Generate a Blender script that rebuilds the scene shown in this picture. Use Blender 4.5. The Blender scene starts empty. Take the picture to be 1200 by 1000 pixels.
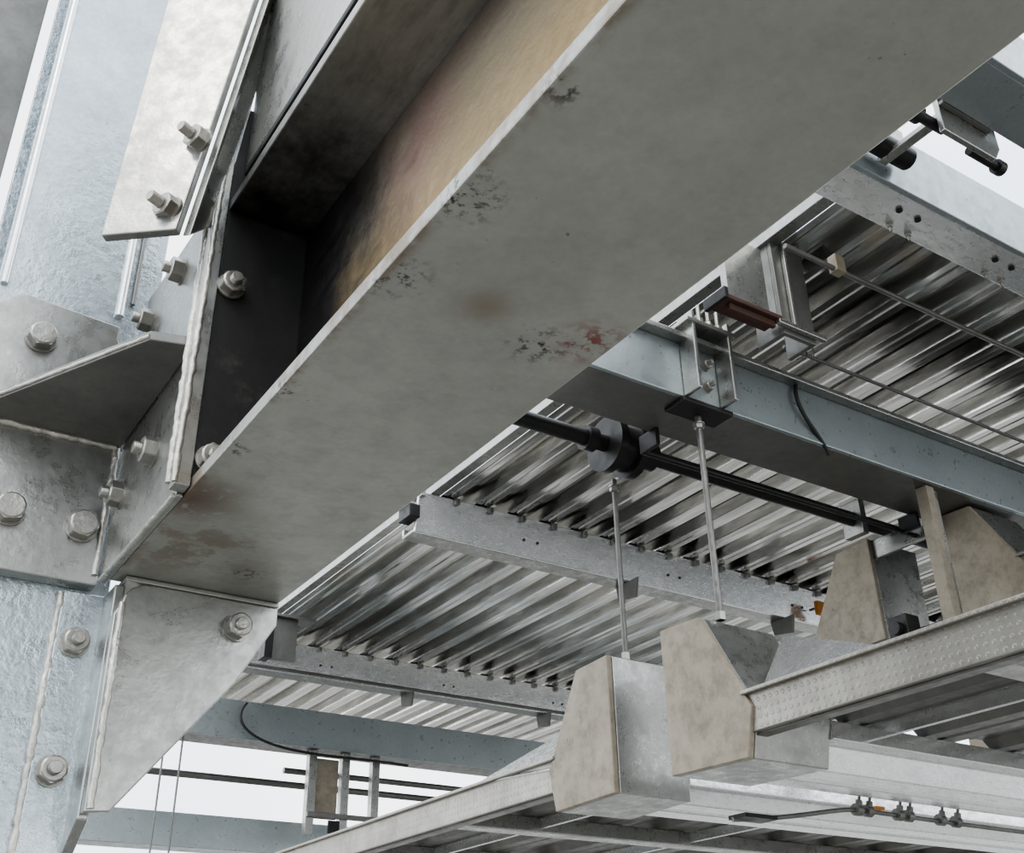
import bpy, bmesh, math, random
from mathutils import Vector, Matrix
random.seed(7)
S=0.6; Z0=2.67
def W(p): return Vector((p[0]*S,p[1]*S,(p[2]+Z0)*S))

# ---------------------------------------------------------------- materials
def new_mat(name):
    m=bpy.data.materials.new(name); m.use_nodes=True
    nt=m.node_tree; b=nt.nodes['Principled BSDF']
    return m,nt,b
def N(nt,t,**k):
    n=nt.nodes.new(t)
    for a,v in k.items(): setattr(n,a,v)
    return n
def noise(nt,vec,scale,detail=4,rough=.6):
    n=N(nt,'ShaderNodeTexNoise'); n.inputs['Scale'].default_value=scale
    n.inputs['Detail'].default_value=detail; n.inputs['Roughness'].default_value=rough
    nt.links.new(vec,n.inputs['Vector']); return n.outputs['Fac']
def ramp(nt,fac,stops):
    r=N(nt,'ShaderNodeValToRGB'); e=r.color_ramp.elements
    while len(e)<len(stops): e.new(0.5)
    for i,(p,c) in enumerate(stops):
        e[i].position=p; e[i].color=(c[0],c[1],c[2],1) if not isinstance(c,(int,float)) else (c,c,c,1)
    nt.links.new(fac,r.inputs['Fac']); return r.outputs['Color']
def mix(nt,fac,a,b,blend='MIX'):
    m=N(nt,'ShaderNodeMix',data_type='RGBA',blend_type=blend)
    if isinstance(fac,(int,float)): m.inputs[0].default_value=fac
    else: nt.links.new(fac,m.inputs[0])
    for s,v in ((6,a),(7,b)):
        if isinstance(v,tuple): m.inputs[s].default_value=(v[0],v[1],v[2],1)
        else: nt.links.new(v,m.inputs[s])
    return m.outputs[2]
def math_(nt,op,a,b=None,c=None,clamp=False):
    m=N(nt,'ShaderNodeMath',operation=op); m.use_clamp=clamp
    for i,v in enumerate((a,b,c)):
        if v is None: continue
        if isinstance(v,(int,float)): m.inputs[i].default_value=v
        else: nt.links.new(v,m.inputs[i])
    return m.outputs[0]
def mrange(nt,v,a,b,c=0.,d=1.):
    m=N(nt,'ShaderNodeMapRange',interpolation_type='SMOOTHSTEP')
    nt.links.new(v,m.inputs[0])
    for i,x in enumerate((a,b,c,d)): m.inputs[i+1].default_value=x
    return m.outputs[0]
def spot(nt,pos,c,r,thr=.5,sc=30):
    """organic blotch around a point of the steel (h-units)"""
    d=N(nt,'ShaderNodeVectorMath',operation='DISTANCE'); nt.links.new(pos,d.inputs[0])
    w=W(c); d.inputs[1].default_value=w
    m=mrange(nt,d.outputs['Value'],0,r*S,1,0)
    n=noise(nt,pos,sc,5,.7)
    n=mrange(nt,n,thr-.06,thr+.06)
    return math_(nt,'MULTIPLY',m,n,clamp=True)

def galv(name,c1,c2,metal=.6,rough=.45,bump=.10,spangle=.08,dirt=.12,stretch=None,lo=.22,hi=.78):
    m,nt,b=new_mat(name)
    g=N(nt,'ShaderNodeNewGeometry'); pos=g.outputs['Position']
    src=pos
    if stretch:
        mp=N(nt,'ShaderNodeMapping'); mp.inputs['Scale'].default_value=stretch
        nt.links.new(pos,mp.inputs['Vector']); src=mp.outputs[0]
    n1=noise(nt,src,5,6,.65); n2=noise(nt,src,28,5,.7)
    col=ramp(nt,n1,[(lo,c1),(hi,c2)])
    v=N(nt,'ShaderNodeTexVoronoi'); v.inputs['Scale'].default_value=110
    nt.links.new(pos,v.inputs['Vector'])
    sp=ramp(nt,v.outputs['Distance'],[(0,1-spangle),(.9,1+0.0)])
    col=mix(nt,1.,col,sp,'MULTIPLY')
    dm=ramp(nt,n2,[(.30,1-dirt),(.55,1.)])
    col=mix(nt,1.,col,dm,'MULTIPLY')
    n4=noise(nt,pos,70,3,.5); n5=noise(nt,pos,6,3,.5)
    sk=math_(nt,'MULTIPLY',mrange(nt,n4,.70,.74),mrange(nt,n5,.50,.62))
    col=mix(nt,math_(nt,'MULTIPLY',sk,.6),col,(.05,.045,.04))
    nt.links.new(col,b.inputs['Base Color'])
    rr=mrange(nt,n2,.3,.7,rough+.1,rough-.07)
    nt.links.new(rr,b.inputs['Roughness'])
    b.inputs['Metallic'].default_value=metal
    bp=N(nt,'ShaderNodeBump'); bp.inputs['Strength'].default_value=bump; bp.inputs['Distance'].default_value=.004
    n3=noise(nt,pos,60,4,.6)
    nt.links.new(n3,bp.inputs['Height']); nt.links.new(bp.outputs[0],b.inputs['Normal'])
    return m,nt,b,pos,col

M={}
M['galv']=galv('galvanised_steel',(.29,.29,.275),(.48,.48,.455),metal=.85,rough=.30,bump=.14)[0]
M['blue']=galv('galvanised_bluish',(.38,.425,.45),(.55,.61,.64),metal=.8,rough=.28,bump=.5,spangle=.12,dirt=.10)[0]
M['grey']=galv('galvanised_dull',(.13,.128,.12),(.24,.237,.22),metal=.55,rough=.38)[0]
M['beamb']=galv('galvanised_cross_beam',(.32,.355,.365),(.43,.47,.475),metal=.65,rough=.33,dirt=.10)[0]
M['deck']=galv('corrugated_sheet',(.40,.39,.37),(.86,.85,.82),metal=1.,rough=.15,bump=.03,spangle=.05,dirt=.3,stretch=(5,.22,1),lo=.32,hi=.68)[0]
M['bolt']=galv('bolt_zinc',(.30,.29,.265),(.46,.445,.41),metal=.8,rough=.34,bump=.35)[0]
M['weld']=galv('weld_bead',(.38,.37,.33),(.60,.58,.53),metal=.7,rough=.32,bump=.7)[0]
M['cream']=galv('weathered_cut_plate',(.24,.205,.155),(.38,.335,.26),metal=.2,rough=.5,bump=.15,dirt=.25)[0]
M['bright']=galv('bright_galvanised',(.70,.71,.71),(.92,.93,.93),metal=.75,rough=.2,bump=.04,spangle=.06,dirt=.06,stretch=(1.2,3,3))[0]
M['dark']=galv('dark_steel',(.012,.012,.013),(.035,.033,.03),metal=.4,rough=.42)[0]
M['rust']=galv('brown_primer',(.045,.022,.017),(.09,.042,.03),metal=0.,rough=.7)[0]
M['orange']=galv('orange_plastic',(.50,.18,.03),(.60,.24,.04),metal=0.,rough=.5,dirt=.1)[0]
M['rubber']=galv('black_cable',(.012,.012,.012),(.03,.03,.03),metal=0.,rough=.5)[0]
# tear-drop checker plate: raised short bars in alternating directions
m,nt,b,pos,col=galv('checker_plate',(.25,.235,.21),(.39,.37,.325),metal=.65,rough=.36,bump=.05)
s_=N(nt,'ShaderNodeSeparateXYZ'); nt.links.new(pos,s_.inputs[0])
P_=math_(nt,'MULTIPLY',math_(nt,'ADD',s_.outputs['Y'],s_.outputs['Z']),190)
Q_=math_(nt,'MULTIPLY',math_(nt,'SUBTRACT',s_.outputs['Y'],s_.outputs['Z']),190)
a_=math_(nt,'SINE',P_); c_=math_(nt,'SINE',Q_)
hh=mrange(nt,math_(nt,'MULTIPLY',a_,c_),.35,.75)
bp=N(nt,'ShaderNodeBump'); bp.inputs['Strength'].default_value=.5; bp.inputs['Distance'].default_value=.0015
nt.links.new(hh,bp.inputs['Height']); nt.links.new(bp.outputs[0],b.inputs['Normal']); M['checker']=m
# main flange
m,nt,b,pos,col=galv('main_beam_flange',(.275,.275,.25),(.39,.39,.358),metal=.5,rough=.36,bump=.16,spangle=.05,dirt=.10)
col=mix(nt,spot(nt,pos,(.95,1.20,1.0),.09,.50,45),col,(.20,.065,.06))
col=mix(nt,spot(nt,pos,(.75,1.20,1.0),.07,.42,12),col,(.23,.205,.165))
col=mix(nt,spot(nt,pos,(.65,2.35,1.0),.35,.52,14),col,(.20,.175,.14))
col=mix(nt,spot(nt,pos,(.58,2.1,1.0),.16,.40,40),col,(.12,.08,.058))
for c,r in (((.592,1.0,1.),.08),((.592,1.206,1.),.08),((.592,.77,1.),.04),((.583,1.6,1.),.05),((.583,1.85,1.),.05),((.85,2.45,1.),.06),((.88,1.25,1.),.08)):
    col=mix(nt,spot(nt,pos,c,r,.56,90),col,(.02,.02,.02))
# thin brown staining following the left edge of the flange
sx=N(nt,'ShaderNodeSeparateXYZ'); nt.links.new(pos,sx.inputs[0])
e_=mrange(nt,sx.outputs['X'],.575*S,.600*S,1,0)
e_=math_(nt,'MULTIPLY',e_,mrange(nt,noise(nt,pos,11,5,.7),.45,.62))
col=mix(nt,math_(nt,'MULTIPLY',e_,.7),col,(.15,.11,.07))
nt.links.new(col,b.inputs['Base Color']); M['flange']=m
# web
m,nt,b,pos,col=galv('main_beam_web',(.19,.165,.125),(.28,.245,.185),metal=.25,rough=.40,bump=.25,spangle=.05,dirt=.25,stretch=(1,.5,2))
sx=N(nt,'ShaderNodeSeparateXYZ'); nt.links.new(pos,sx.inputs[0])
zz=math_(nt,'ADD',sx.outputs['Z'],math_(nt,'MULTIPLY',noise(nt,pos,4,4,.6),.12))
tan=mrange(nt,zz,W((0,0,1.66))[2]+.06,W((0,0,1.35))[2]+.06)
grain=ramp(nt,noise(nt,pos,30,5,.7),[(.3,(.20,.135,.05)),(.7,(.29,.205,.085))])
col=mix(nt,math_(nt,'MULTIPLY',tan,.92),col,grain)
top=mrange(nt,zz,W((0,0,1.58))[2]+.06,W((0,0,1.74))[2]+.06)
col=mix(nt,math_(nt,'MULTIPLY',top,.8),col,(.10,.08,.065))
pk=spot(nt,pos,(.783,1.50,1.58),.26,.42,7); col=mix(nt,math_(nt,'MULTIPLY',pk,.65),col,(.22,.125,.115))
def painted_shade(nt,pos,col,a,bb,wob=.30,zk=.45):  # blends the colour to near-black along the beam, painting in the joint's shade
    sx=N(nt,'ShaderNodeSeparateXYZ'); nt.links.new(pos,sx.inputs[0])
    yy=math_(nt,'ADD',sx.outputs['Y'],math_(nt,'MULTIPLY',math_(nt,'SUBTRACT',noise(nt,pos,7,6,.7),.5),wob))
    yy=math_(nt,'ADD',yy,math_(nt,'MULTIPLY',math_(nt,'SUBTRACT',sx.outputs['Z'],W((0,0,1.3))[2]),zk))
    f=mrange(nt,yy,W((0,a,0))[1],W((0,bb,0))[1])
    return mix(nt,f,col,(.006,.005,.005))
col=painted_shade(nt,pos,col,1.48,2.02,.45,.35)  # shade at the joint end of the web, put into its colour
nt.links.new(col,b.inputs['Base Color']); M['web']=m
m,nt,b,pos,col=galv('main_beam_top_flange',(.20,.195,.18),(.40,.395,.37),metal=.5,rough=.36,dirt=.35,stretch=(2,.4,1))
col=painted_shade(nt,pos,col,1.5,2.25,.7); nt.links.new(col,b.inputs['Base Color']); M['topfl']=m  # top flange darkened towards the joint as painted shade
m,nt,b,pos,col=galv('shade_black_plate',(.006,.006,.006),(.02,.018,.016),metal=.1,rough=.6)  # near-black base stands in for shade on the plate
sm=mrange(nt,noise(nt,pos,9,6,.7),.55,.75)
col=mix(nt,math_(nt,'MULTIPLY',sm,.6),col,(.10,.095,.085)); nt.links.new(col,b.inputs['Base Color']); M['painted_shade']=m  # paler smears over the painted shade
m,nt,b,pos,col=galv('concrete',(.205,.197,.18),(.28,.27,.25),metal=0.,rough=.85,spangle=.02); M['concrete']=m

# ---------------------------------------------------------------- geometry builder (h-units)
class B:
    def __init__(s,name,bevel=.004):
        s.name=name; s.v=[]; s.f=[]; s.mi=[]; s.mats=[]; s.sm=[]; s.bevel=bevel
    def _m(s,k):
        if k not in s.mats: s.mats.append(k)
        return s.mats.index(k)
    def add(s,vs,fs,mat,smooth=False):
        o=len(s.v); s.v+= [tuple(v) for v in vs]; i=s._m(mat)
        for f in fs: s.f.append([a+o for a in f]); s.mi.append(i); s.sm.append(smooth)
        return s
    def box(s,a,b,mat):
        x0,y0,z0=a;x1,y1,z1=b
        vs=[(x,y,z) for x in (x0,x1) for y in (y0,y1) for z in (z0,z1)]
        fs=[(0,1,3,2),(4,6,7,5),(0,4,5,1),(2,3,7,6),(0,2,6,4),(1,5,7,3)]
        return s.add(vs,fs,mat)
    def prism(s,poly,axis,a,b,mat):
        n=len(poly)
        def mk(p,t):
            if axis=='x': return (t,p[0],p[1])
            if axis=='y': return (p[0],t,p[1])
            return (p[0],p[1],t)
        vs=[mk(p,a) for p in poly]+[mk(p,b) for p in poly]
        fs=[tuple(range(n))[::-1],tuple(range(n,2*n))]+[(i,(i+1)%n,n+(i+1)%n,n+i) for i in range(n)]
        return s.add(vs,fs,mat)
    def slab(s,pts,t,mat):
        P=[Vector(p) for p in pts]; nrm=(P[1]-P[0]).cross(P[2]-P[0]).normalized()*t
        n=len(P); vs=P+[p+nrm for p in P]
        fs=[tuple(range(n))[::-1],tuple(range(n,2*n))]+[(i,(i+1)%n,n+(i+1)%n,n+i) for i in range(n)]
        return s.add(vs,fs,mat)
    def cyl(s,p0,p1,r,mat,n=16,r1=None,smooth=True,rot=0):
        p0=Vector(p0);p1=Vector(p1);d=(p1-p0).normalized();u=d.orthogonal().normalized();w=d.cross(u)
        r1=r if r1 is None else r1
        A=[p0+(u*math.cos(2*math.pi*i/n+rot)+w*math.sin(2*math.pi*i/n+rot))*r for i in range(n)]
        C=[p1+(u*math.cos(2*math.pi*i/n+rot)+w*math.sin(2*math.pi*i/n+rot))*r1 for i in range(n)]
        s.add(A+C,[(i,(i+1)%n,n+(i+1)%n,n+i) for i in range(n)],mat,smooth)
        s.add(A,[tuple(range(n))[::-1]],mat); s.add(C,[tuple(range(n))],mat)
        return s
    def tube(s,pts,r,mat,n=8,jit=0.):
        P=[Vector(p) for p in pts]; rings=[]; u=None
        for i,p in enumerate(P):
            d=(P[min(i+1,len(P)-1)]-P[max(i-1,0)]).normalized()
            if u is None: u=d.orthogonal().normalized()
            u=(u-d*u.dot(d)).normalized(); w=d.cross(u)
            rr=r*(1+random.uniform(-jit,jit))
            rings+= [p+(u*math.cos(2*math.pi*k/n)+w*math.sin(2*math.pi*k/n))*rr for k in range(n)]
        m=len(P)
        fs=[(i*n+k,i*n+(k+1)%n,(i+1)*n+(k+1)%n,(i+1)*n+k) for i in range(m-1) for k in range(n)]
        s.add(rings,fs,mat,True)
        s.add(rings[:n],[tuple(range(n))[::-1]],mat); s.add(rings[-n:],[tuple(range(n))],mat)
        return s
    def weld(s,p0,p1,r=.009,mat='weld'):
        r*=.75
        p0=Vector(p0);p1=Vector(p1);L=(p1-p0).length;k=max(6,int(L/.014))
        pts=[p0.lerp(p1,i/k)+Vector([random.uniform(-1,1)*r*.16 for _ in range(3)]) for i in range(k+1)]
        return s.tube(pts,r,mat,7,.18)
    def bolt(s,p,d,a=.068,stick=.016,mat='bolt'):
        a*=.92
        p=Vector(p);d=Vector(d).normalized(); R=a/2/math.cos(math.pi/6)
        s.cyl(p,p+d*.007,a*.64,mat,20)
        s.cyl(p+d*.007,p+d*(.008+a*.45),R,mat,6,smooth=False,rot=random.random())
        s.cyl(p+d*(.008+a*.45),p+d*(.010+a*.47),R*.92,mat,12,r1=R*.80)
        if stick:
            q=p+d*(.008+a*.42)
            k=6
            for i in range(k):
                s.cyl(q+d*stick*i/k*1.4,q+d*stick*(i+1)/k*1.4,a*.27,mat,12,r1=a*.235)
        return s
    def done(s,parent=None):
        V=[W(v) for v in s.v]
        lo=Vector([min(v[i] for v in V) for i in range(3)]);hi=Vector([max(v[i] for v in V) for i in range(3)])
        c=(lo+hi)/2
        me=bpy.data.meshes.new(s.name); me.from_pydata([v-c for v in V],[],s.f)
        for k in s.mats: me.materials.append(M[k])
        for p,i,sm in zip(me.polygons,s.mi,s.sm): p.material_index=i; p.use_smooth=sm
        bm=bmesh.new(); bm.from_mesh(me); bmesh.ops.recalc_face_normals(bm,faces=bm.faces); bm.to_mesh(me); bm.free()
        o=bpy.data.objects.new(s.name,me); o.location=c; bpy.context.collection.objects.link(o)
        if s.bevel:
            bv=o.modifiers.new('edge_bevel','BEVEL'); bv.width=s.bevel*S; bv.segments=2; bv.limit_method='ANGLE'; bv.angle_limit=.9
        if parent: o.parent=parent
        return o

# ---------------------------------------------------------------- ground
g=B('ground',0); g.box((-60,-60,-Z0-.1),(60,60,-Z0),'concrete'); g.done()

# ---------------------------------------------------------------- main I-beam
b=B('galvanized_i_beam',.005)
b.box((.575,-1.6,1.0),(.992,2.66,1.03),'flange')
b.box((.773,-1.6,1.03),(.793,2.063,1.73),'web')
b.box((.575,-1.6,1.73),(.992,2.063,1.76),'topfl')
b.weld((.771,-.5,1.032),(.771,2.06,1.032),.012,'web')
b.done()
b=B('beam_end_plate',.003)
b.box((.575,2.07,1.031),(.992,2.10,2.07),'painted_shade')  # near face coloured near-black for the shadowed joint
b.prism([(.540,1.005),(.574,1.005),(.574,2.07),(.560,2.07),(.540,1.78)],'y',2.064,2.104,'galv')
b.bolt((.603,2.068,1.52),(0,-1,0),.055); b.bolt((.607,2.068,1.075),(0,-1,0),.055)
b.weld((.540,2.066,1.01),(.552,2.066,1.85),.010)
b.weld((.540,2.104,1.02),(.540,2.104,1.78),.012)
b.done()
b=B('bolted_side_plate',.004)
b.prism([(2.106,.998),(2.682,.998),(2.682,1.84),(2.106,1.80)],'x',.558,.574,'galv')
for y,z in ((2.33,1.2),(2.6,1.2),(2.6,1.72),(2.34,1.72)): b.bolt((.560,y,z),(-1,0,0),.062)
b.weld((.556,2.11,1.0),(.556,2.67,1.0),.008)
b.done()
b=B('upper_beam',.004)
b.box((.60,-1.6,1.862),(.62,2.06,2.498),'galv'); b.box((.596,-1.6,1.84),(.9,2.055,1.861),'painted_shade'); b.box((.58,-1.6,2.5),(.95,2.06,2.53),'grey')  # bottom plate coloured near-black, painting the shadow in the gap below
b.done()
# column
b=B('steel_column',.006)
b.box((.18,2.75,-Z0),(.60,2.785,4.6),'blue'); b.box((.18,3.28,-Z0),(.60,3.315,4.6),'blue')
b.box((.38,2.786,-Z0),(.40,3.279,4.6),'blue')
b.box((.49,2.735,-1.2),(.598,2.749,.985),'blue')
b.tube([(.50,2.742,1.8),(.50,2.742,3.1),(.50,2.742,4.6)],.012,'bright',10)
b.tube([(.53,2.742,1.85),(.53,2.742,3.1),(.53,2.742,4.6)],.006,'grey',8)
b.tube([(.196,2.745,1.8),(.196,2.745,4.6)],.010,'bright',8)
b.weld((.487,2.745,-1.),(.487,2.745,.98),.015)
b.weld((.60,2.75,-.8),(.60,2.75,.98),.010)
for z in (.857,.556,.2,-.2): b.bolt((.535,2.735,z),(0,-1,0),.062)
b.box((.10,2.69,-Z0),(.70,3.4,-Z0+.04),'galv')
b.done()
b=B('splice_plate',.004)
b.prism([(.18,.995),(.556,.995),(.556,1.60),(.50,1.70),(.50,1.74),(.24,1.76),(.18,1.70)],'y',2.70,2.749,'galv')
for x,z in ((.495,1.138),(.324,1.144),(.31,1.633)): b.bolt((x,2.70,z),(0,-1,0),.07,0)
b.weld((.2,2.695,1.372),(.545,2.695,1.372),.013)
b.weld((.546,2.697,1.02),(.546,2.697,1.37),.012)
b.done()
b=B('gusset_plate',.003)
b.prism([(.555,2.125),(.464,2.15),(.237,2.585),(.15,2.699),(.556,2.699)],'z',1.375,1.40,'grey')
b.weld((.235,2.585,1.385),(.464,2.15,1.385),.007)
b.done()
b=B('brace_cleat',.003)
b.slab([(.335,2.16,1.60),(.470,2.05,1.60),(.573,1.966,2.5),(.62,1.928,2.9),(.40,2.107,2.9)],.025,'galv')
b.slab([(.474,2.049,1.60),(.548,2.10,1.70),(.66,2.02,2.9),(.624,1.927,2.9)],.02,'galv')
for p in ((.478,2.018,1.86),(.445,2.055,1.665)):
    b.bolt(p,(-.90,-.42,0),.058,.026)
b.done()
b=B('haunch_bracket',.006)
pts=[(.645,.455),(.59,.45),(.585,.90)]
for k in range(5):
    a=math.pi-math.pi/2*k/4
    pts.append((.66+.06*math.cos(a)-.0,.93+.055*math.sin(a)))
pts+= [(.99,.985),(.99,.94),(.895,.775)]
b.prism(pts,'y',2.60,2.63,'galv')
b.prism([(.60,.986),(.992,.986),(.992,.999),(.60,.999)],'y',2.60,2.74,'flange')
b.prism([(2.632,.44),(2.749,.36),(2.749,.984),(2.632,.984)],'x',.585,.610,'galv')
b.weld((.602,2.598,.46),(.60,2.598,.93),.011); 
b.bolt((.885,2.60,.915),(0,-1,0),.062,.01)
b.done()
b=B('steel_column',.006)
b.box((-.28,3.6,-Z0),(.16,3.635,5.2),'grey'); b.box((-.28,4.1,-Z0),(.16,4.135,5.2),'grey'); b.box((-.07,3.636,-Z0),(-.05,4.099,5.2),'grey')
b.done()

# ---------------------------------------------------------------- channels
def channel(name,x0,x1,y,z0,z1,w,mat,t=.02,lip=0,undermat=None,extra=None,lean=0.):
    b=B(name,.004)
    u=undermat or mat
    b.prism([(y+lean,z0),(y+lean+t,z0),(y+t,z1),(y,z1)],'x',x0,x1,mat)
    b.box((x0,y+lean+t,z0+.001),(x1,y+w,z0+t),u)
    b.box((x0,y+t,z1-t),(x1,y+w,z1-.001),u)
    if lip: b.box((x0,y+w-t,z0+t),(x1,y+w,z0+lip),mat)
    if extra: extra(b)
    return b.done()
def exB(b):
    b.box((2.2,2.70,2.445),(9,2.749,2.47),'galv')
    for x in (2.63,2.82): b.box((x,2.66,2.20),(x+.018,2.749,2.56),'galv')
    b.box((2.60,2.655,2.50),(2.86,2.9,2.52),'galv')
    for z in (2.28,2.38): b.bolt((2.76,2.75,z),(0,-1,0),.04)
    for x in (2.69,2.74,2.79): b.bolt((x,2.68,2.52),(0,0,1),.035,.05)
    b.box((2.62,2.74,2.178),(2.88,2.86,2.199),'dark')
    x=3.0
    while x<8.8: b.cyl((x,2.73,2.47),(x,2.73,2.482),.012,'bolt',8); x+=.12
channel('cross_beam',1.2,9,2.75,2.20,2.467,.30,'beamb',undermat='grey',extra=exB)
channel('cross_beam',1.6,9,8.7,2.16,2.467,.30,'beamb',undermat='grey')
def purl(x0,y,L):
    def ex(b):
        x=x0+.75
        while x<9:
            for d in (0,.1): b.cyl((x+d,y+.02+L*.5,2.70),(x+d,y-.001+L*.5,2.70),.009,'dark',10)
            x+=1.15
        for x in (4.35,5.75):
            b.prism([(y-.05,2.6),(y+.18,2.6),(y+.16,2.50),(y-.02,2.47)],'x',x,x+.015,'grey')
        b.box((x0-.07,y-.02,2.66),(x0-.001,y+.12,2.74),'dark')
        b.box((x0-.10,y+.03,2.76),(x0+.3,y+.16,2.775),'galv')
        x=x0
        while x<9: b.box((x,y-.03,2.80),(x+.03,y-.001,2.838),'galv'); x+=.235
    return ex
for x0,y,L in ((2.78,5.2,.045),(2.78,8.2,.03)):
    channel('roof_purlin',x0,9,y,2.6,2.84,.20,'bright',lip=.06,undermat='galv',extra=purl(x0,y,L),lean=L)
def exP3(b):
    x=2.9
    while x<9:
        for d in (0,.1): b.cyl((x+d,1.83,2.592),(x+d,1.83,2.6005),.012,'dark',10); b.bolt((x+d+.03,1.90,2.6),(0,0,-1),.022,.015)
        x+=.55
    b.box((2.545,1.72,2.6),(2.56,1.90,2.84),'dark')
    b.cyl((2.60,1.69,2.68),(2.80,1.69,2.68),.04,'dark',18)
channel('roof_purlin',2.56,9,1.73,2.6,2.84,.20,'beamb',lip=.05,undermat='bright',extra=exP3,lean=.02)
channel('roof_purlin',2.5,9,1.20,2.6,2.82,.20,'beamb',lip=.05)
b=B('roller_bracket',.003)
b.prism([(2.60,2.50),(2.86,2.50),(2.90,2.56),(2.90,2.70),(2.60,2.70)],'y',1.42,1.44,'galv'); b.box((2.60,1.401,2.60),(2.85,1.419,2.615),'grey')
b.cyl((2.52,1.46,2.56),(2.66,1.46,2.56),.018,'dark'); b.cyl((2.78,1.46,2.53),(2.92,1.46,2.53),.016,'dark'); b.cyl((2.50,1.46,2.56),(2.54,1.46,2.56),.03,'dark')
b.cyl((2.92,1.46,2.53),(2.95,1.46,2.53),.026,'dark')
b.box((2.68,1.402,2.64),(2.72,1.729,2.66),'galv')
b.done()
b=B('roof_edge_trim',.003); b.box((2.86,1.76,2.842),(2.925,10.4,2.93),'galv'); b.done()
def corr(b,x0,x1,y0,y1,z,pitch,h,mat):
    prof=[]; x=x0
    while x<x1:
        for fx,fz in ((0,0),(.16,0),(.20,.18),(.24,0),(.42,0),(.52,1),(.68,1),(.70,.85),(.74,.85),(.76,1),(.90,1)):
            prof.append((x+fx*pitch,z+fz*h))
        x+=pitch
    n=len(prof)
    vs=[(p[0],y0,p[1]) for p in prof]+[(p[0],y1,p[1]) for p in prof]
    b.add(vs,[(i,i+1,n+i+1,n+i) for i in range(n-1)],mat)
b=B('corrugated_roof_deck',0)
corr(b,2.93,10,1.83,10.5,2.846,.235,.075,'deck'); b.done()

b=B('drive_shaft',.002)
b.cyl((1.9,3.3,2.25),(5.15,3.3,2.25),.036,'dark',24)
b.cyl((2.66,3.3,2.25),(2.70,3.3,2.25),.125,'dark',32); b.cyl((2.70,3.3,2.25),(2.78,3.3,2.25),.10,'dark',32); b.cyl((2.78,3.3,2.25),(2.82,3.3,2.25),.125,'dark',32)
b.cyl((2.82,3.3,2.25),(2.92,3.3,2.25),.065,'dark',24)
b.cyl((2.55,3.3,2.25),(2.60,3.3,2.25),.055,'dark',24)
b.cyl((5.08,3.3,2.25),(5.155,3.3,2.25),.05,'dark',24)
b.box((4.2,3.24,2.16),(4.24,3.36,2.34),'galv'); b.box((4.2,3.0,2.341),(4.24,3.36,2.36),'galv')
b.done()
b=B('guide_rail',.003); b.cyl((2.7,3.10,2.13),(4.4,3.10,2.13),.012,'dark',12); b.box((2.69,3.0,2.12),(2.71,3.11,2.20),'dark'); b.box((4.3,3.0,2.12),(4.32,3.11,2.20),'dark'); b.done()
def rod(x,y,z0,z1,r=.016):
    b=B('hanger_rod',0); n=int((z1-z0)/.012)
    b.tube([(x,y,z0+(z1-z0)*i/n) for i in range(n+1)],r,'grey',8,.10)
    b.bolt((x,y,z1-.03),(0,0,-1),.04,0); b.cyl((x,y,z0),(x,y,z0+.03),r*1.6,'bolt',6,smooth=False)
    b.done()
rod(2.755,3.37,1.326,2.13,.011); rod(2.755,2.815,1.326,2.175,.013)
b=B('hanging_post',.003)
b.box((2.88,2.42,2.40),(3.06,2.44,3.0),'grey'); b.box((2.88,2.441,2.40),(2.90,2.56,3.0),'grey'); b.box((3.04,2.441,2.40),(3.06,2.56,3.0),'grey')
b.box((2.84,2.395,2.42),(3.10,2.419,2.44),'galv'); b.box((2.93,2.40,2.44),(2.945,2.419,2.98),'galv')
b.box((2.62,2.44,2.46),(2.84,2.47,2.80),'galv')
b.box((2.56,2.40,2.44),(2.86,2.50,2.459),'rust'); b.box((2.54,2.38,2.42),(2.56,2.50,2.47),'dark'); b.box((2.60,2.42,2.41),(2.84,2.44,2.439),'rust')
b.done()
b=B('tension_rod',0); b.cyl((2.70,2.2,2.60),(9,2.2,2.60),.011,'grey',8); b.box((2.96,2.18,2.585),(3.01,2.22,2.66),'cream'); b.done()
b=B('tension_rod',0); b.cyl((3.1,2.62,2.52),(9,2.62,2.52),.008,'grey',8); b.done()
b=B('tension_rod',0); b.cyl((2.6,8.0,2.55),(9,8.0,2.55),.014,'grey',8); b.done()
for x in (3.09,3.13):
    b=B('thin_wire',0); b.cyl((x,2.5,2.40),(x,2.5,2.86),.0035,'grey',6); b.done()
b=B('power_cable',0)
def bez(pts,n=40):
    out=[]
    for i in range(n+1):
        t=i/n; P=[Vector(p) for p in pts]
        while len(P)>1: P=[P[k].lerp(P[k+1],t) for k in range(len(P)-1)]
        out.append(P[0])
    return out
b.tube(bez([(3.28,2.735,2.46),(3.22,2.72,2.36),(3.27,2.73,2.28),(3.42,2.74,2.20),(3.46,2.78,2.18)]),.009,'rubber'); b.done()
b=B('power_cable',0)
b.tube(bez([(3.1,8.65,2.44),(2.9,8.62,2.2),(3.3,8.6,2.0),(3.9,8.66,2.13),(4.6,8.68,2.10)]),.011,'rubber'); b.done()

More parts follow.
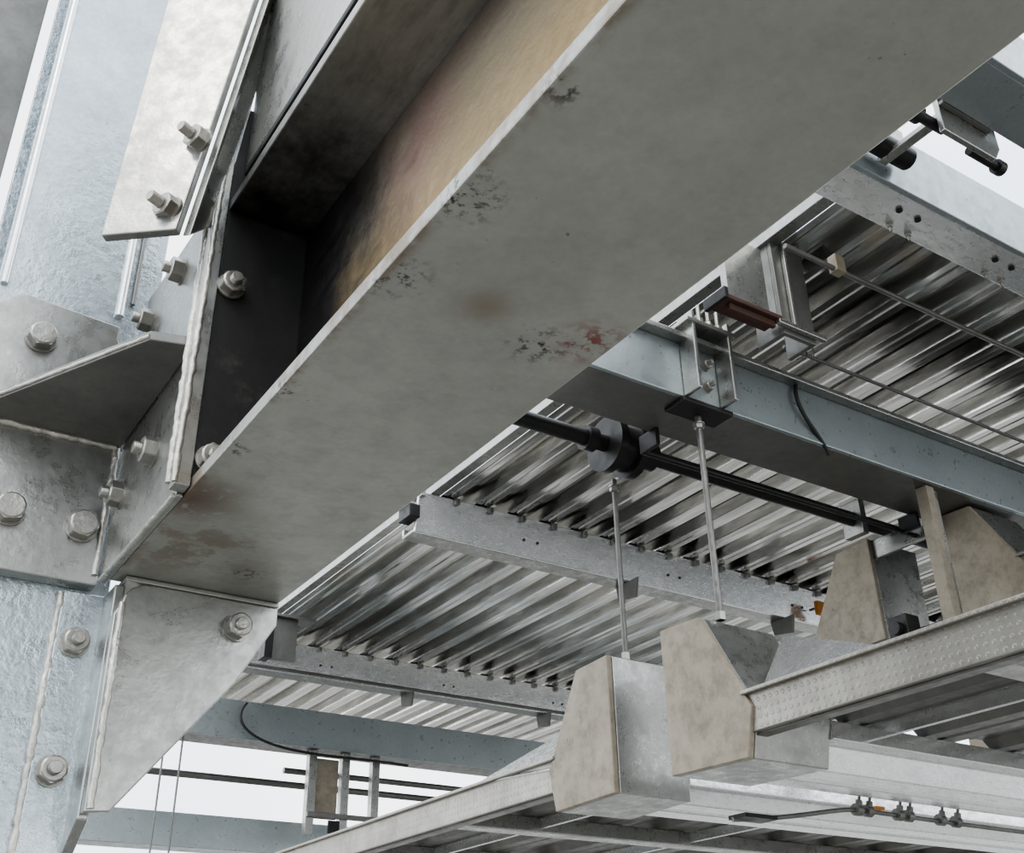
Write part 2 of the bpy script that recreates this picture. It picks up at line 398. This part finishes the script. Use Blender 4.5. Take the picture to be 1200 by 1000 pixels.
# ---------------------------------------------------------------- parking platforms
def platform(name,x0,x1,ybr,sgn,yend,dz=0.,stub=False):
    b=B(name,.004)
    Y=lambda d: ybr+sgn*d
    Z=lambda z: z+dz
    poly=[(Y(0),Z(1.325)),(Y(.21),Z(1.315)),(Y(.42),Z(.95)),(Y(.38),Z(.79)),(Y(0),Z(.80))]
    b.prism(poly,'x',x0+.014,x0+.36,'galv')
    b.prism([(p[0],p[1]) for p in poly],'x',x0-.012,x0+.012,'cream')
    if stub: return b
    b.slab([(x0,Y(.425),Z(.955)),(x0+.38,Y(.24),Z(1.31)),(x0,Y(.98),Z(1.0))],.012,'bright')
    ya,yb=sorted((Y(.38),yend))
    b.box((x0,ya,Z(.87)),(x0+.018,yb,Z(1.0)),'checker')
    b.box((x0-.02,ya,Z(.992)),(x0+.10,yb,Z(1.007)),'checker')
    b.box((x0+.019,ya,Z(.862)),(x0+.07,yb,Z(.872)),'grey')
    b.box((x1-.02,ya,Z(.86)),(x1,yb,Z(1.0)),'checker')
    corr(b,x0+.03,x1-.1,ya,yb,Z(.955),.42,.035,'grey')
    pr=[(Y(.42),Z(.95)),(Y(.42),Z(.885)),(Y(.34),Z(.885)),(Y(.32),Z(.80)),(Y(.21),Z(.80)),(Y(.20),Z(.825)),(Y(.17),Z(.825)),(Y(.16),Z(.80)),(Y(.06),Z(.80)),(Y(.04),Z(.86)),(Y(0),Z(.86)),(Y(0),Z(.95))]
    b.prism(pr,'x',x0+.361,x1-.021,'bright')
    for k in range(4):
        yy=Y(1.3+k*1.05)
        if not (ya<yy<yb): continue
        b.box((x0+.02,yy,Z(.885)),(x1-.021,yy+.015,Z(.954)),'galv'); b.box((x0+.02,yy+.016,Z(.885)),(x1-.021,yy+.12,Z(.898)),'galv')
    for x in (x0+.55,x0+1.5):
        b.box((x,ya+.05,Z(.90)),(x+.012,yb,Z(.953)),'bright')
    return b
P=platform('parking_platform',2.65,6.2,3.02,-1,-1.2); P.done()
P=platform('parking_platform',2.65,6.2,3.345,1,7.6); P.done()
P=platform('parking_platform',4.45,7.9,3.02,-1,.6,.87); P.done()
P=platform('lift_corner_bracket',4.38,0,3.36,1,0,.88,True); P.box((4.40,3.04,2.10),(4.42,3.36,2.20),'galv'); P.done()
b=B('guide_post',.003); b.box((4.10,2.78,1.0),(4.155,2.84,2.199),'cream'); b.box((4.156,2.80,1.0),(4.20,2.82,2.199),'galv'); b.done()
b=B('limit_switch',.003); b.box((4.0,2.95,1.52),(4.09,3.05,1.62),'dark'); b.cyl((3.97,3.0,1.56),(4.0,3.0,1.56),.03,'dark'); b.box((4.091,2.841,1.55),(4.11,3.0,1.57),'grey'); b.done()
b=B('marker_tag',.002); b.box((5.95,5.1,2.62),(6.03,5.13,2.72),'orange'); b.prism([(6.031,2.62),(6.10,2.58),(6.08,2.64),(6.031,2.68)],'y',5.1,5.13,'orange'); b.box((5.98,5.131,2.68),(6.0,5.21,2.69),'dark'); b.done()
b=B('wire_rope',0)
pts=bez([(3.0,3.12,.70),(3.3,3.10,.72),(3.5,3.08,.775),(3.62,3.06,.775)],20)+bez([(3.64,3.06,.775),(4.2,3.06,.765),(5.6,3.06,.765)],20)
b.tube(pts,.009,'grey')
for x in (3.60,3.66,3.84,3.90,4.1,4.2):
    b.cyl((x,3.06,.775),(x+.03,3.06,.775),.024,'grey',10); b.bolt((x+.015,3.05,.79),(0,-.3,1),.026,.02,'grey')
b.box((3.73,3.06,.788),(3.78,3.10,.80),'orange')
b.box((3.0,3.05,.70),(3.16,3.14,.715),'dark')
b.done()
# ---------------------------------------------------------------- far assemblies
b=B('suspended_lift_frame',.003)
for x in (3.72,4.02,4.30): b.box((x,8.75,1.5),(x+.07,8.82,2.16),'galv')
b.box((3.80,8.78,1.62),(4.0,8.80,2.10),'cream'); b.box((3.72,8.72,1.62),(4.45,8.749,1.66),'grey'); b.box((3.9,8.7,1.5),(4.0,8.719,1.6),'dark')
b.done()
b=B('drive_shaft',0); b.cyl((1.2,9.2,1.95),(9,9.2,1.95),.028,'grey',16); b.done()
b=B('drive_shaft',0); b.cyl((3.6,9.0,2.02),(9,9.0,2.02),.025,'grey',16); b.done()
channel('cross_beam',1.0,9,9.25,1.40,1.66,.25,'beamb')
for x in (2.52,2.66): 
    b=B('thin_wire',0); b.cyl((x,8.8,-Z0),(x,8.8,2.16),.008,'grey',6); b.done()
b=B('beam_clamp',.003)
b.box((2.72,7.2,2.36),(2.90,7.24,2.66),'grey'); b.box((2.66,7.18,2.36),(2.719,7.30,2.60),'dark'); b.box((2.66,7.16,2.661),(3.02,7.3,2.68),'grey'); b.done()

# ---------------------------------------------------------------- light
w=bpy.data.worlds.new('overcast_sky'); bpy.context.scene.world=w; w.use_nodes=True
nt=w.node_tree; bg=nt.nodes['Background']
tc=N(nt,'ShaderNodeTexCoord'); nz=noise(nt,tc.outputs['Generated'],3,4,.5)
c=ramp(nt,nz,[(.35,(.72,.81,.92)),(.62,(.95,.97,.99))])
nt.links.new(c,bg.inputs['Color']); bg.inputs['Strength'].default_value=2.9
sd=bpy.data.lights.new('sun','SUN'); sd.energy=.8; sd.angle=math.radians(14); sd.color=(1,.93,.82)
so=bpy.data.objects.new('sun',sd); bpy.context.collection.objects.link(so)
so.rotation_euler=Vector((-.62,-.35,.70)).to_track_quat('Z','Y').to_euler()
try:
    bpy.context.scene.view_settings.look='AgX - Medium High Contrast'
except Exception as e: print(e)

# ---------------------------------------------------------------- camera
cd=bpy.data.cameras.new('camera'); cd.sensor_width=36; cd.lens=39.0; cd.clip_start=.02
co=bpy.data.objects.new('camera',cd); bpy.context.collection.objects.link(co)
X=Vector((.8390,-.5441,-.0164)); U=Vector((-.2521,-.4151,.8742)); F=Vector((.4825,.7292,.4854))
F.normalize(); X=(X-F*X.dot(F)).normalized(); U=X.cross(F)
R=Matrix((X,U,-F)).transposed().to_4x4()
co.matrix_world=Matrix.Translation(W((0,0,0)))@R
bpy.context.scene.camera=co
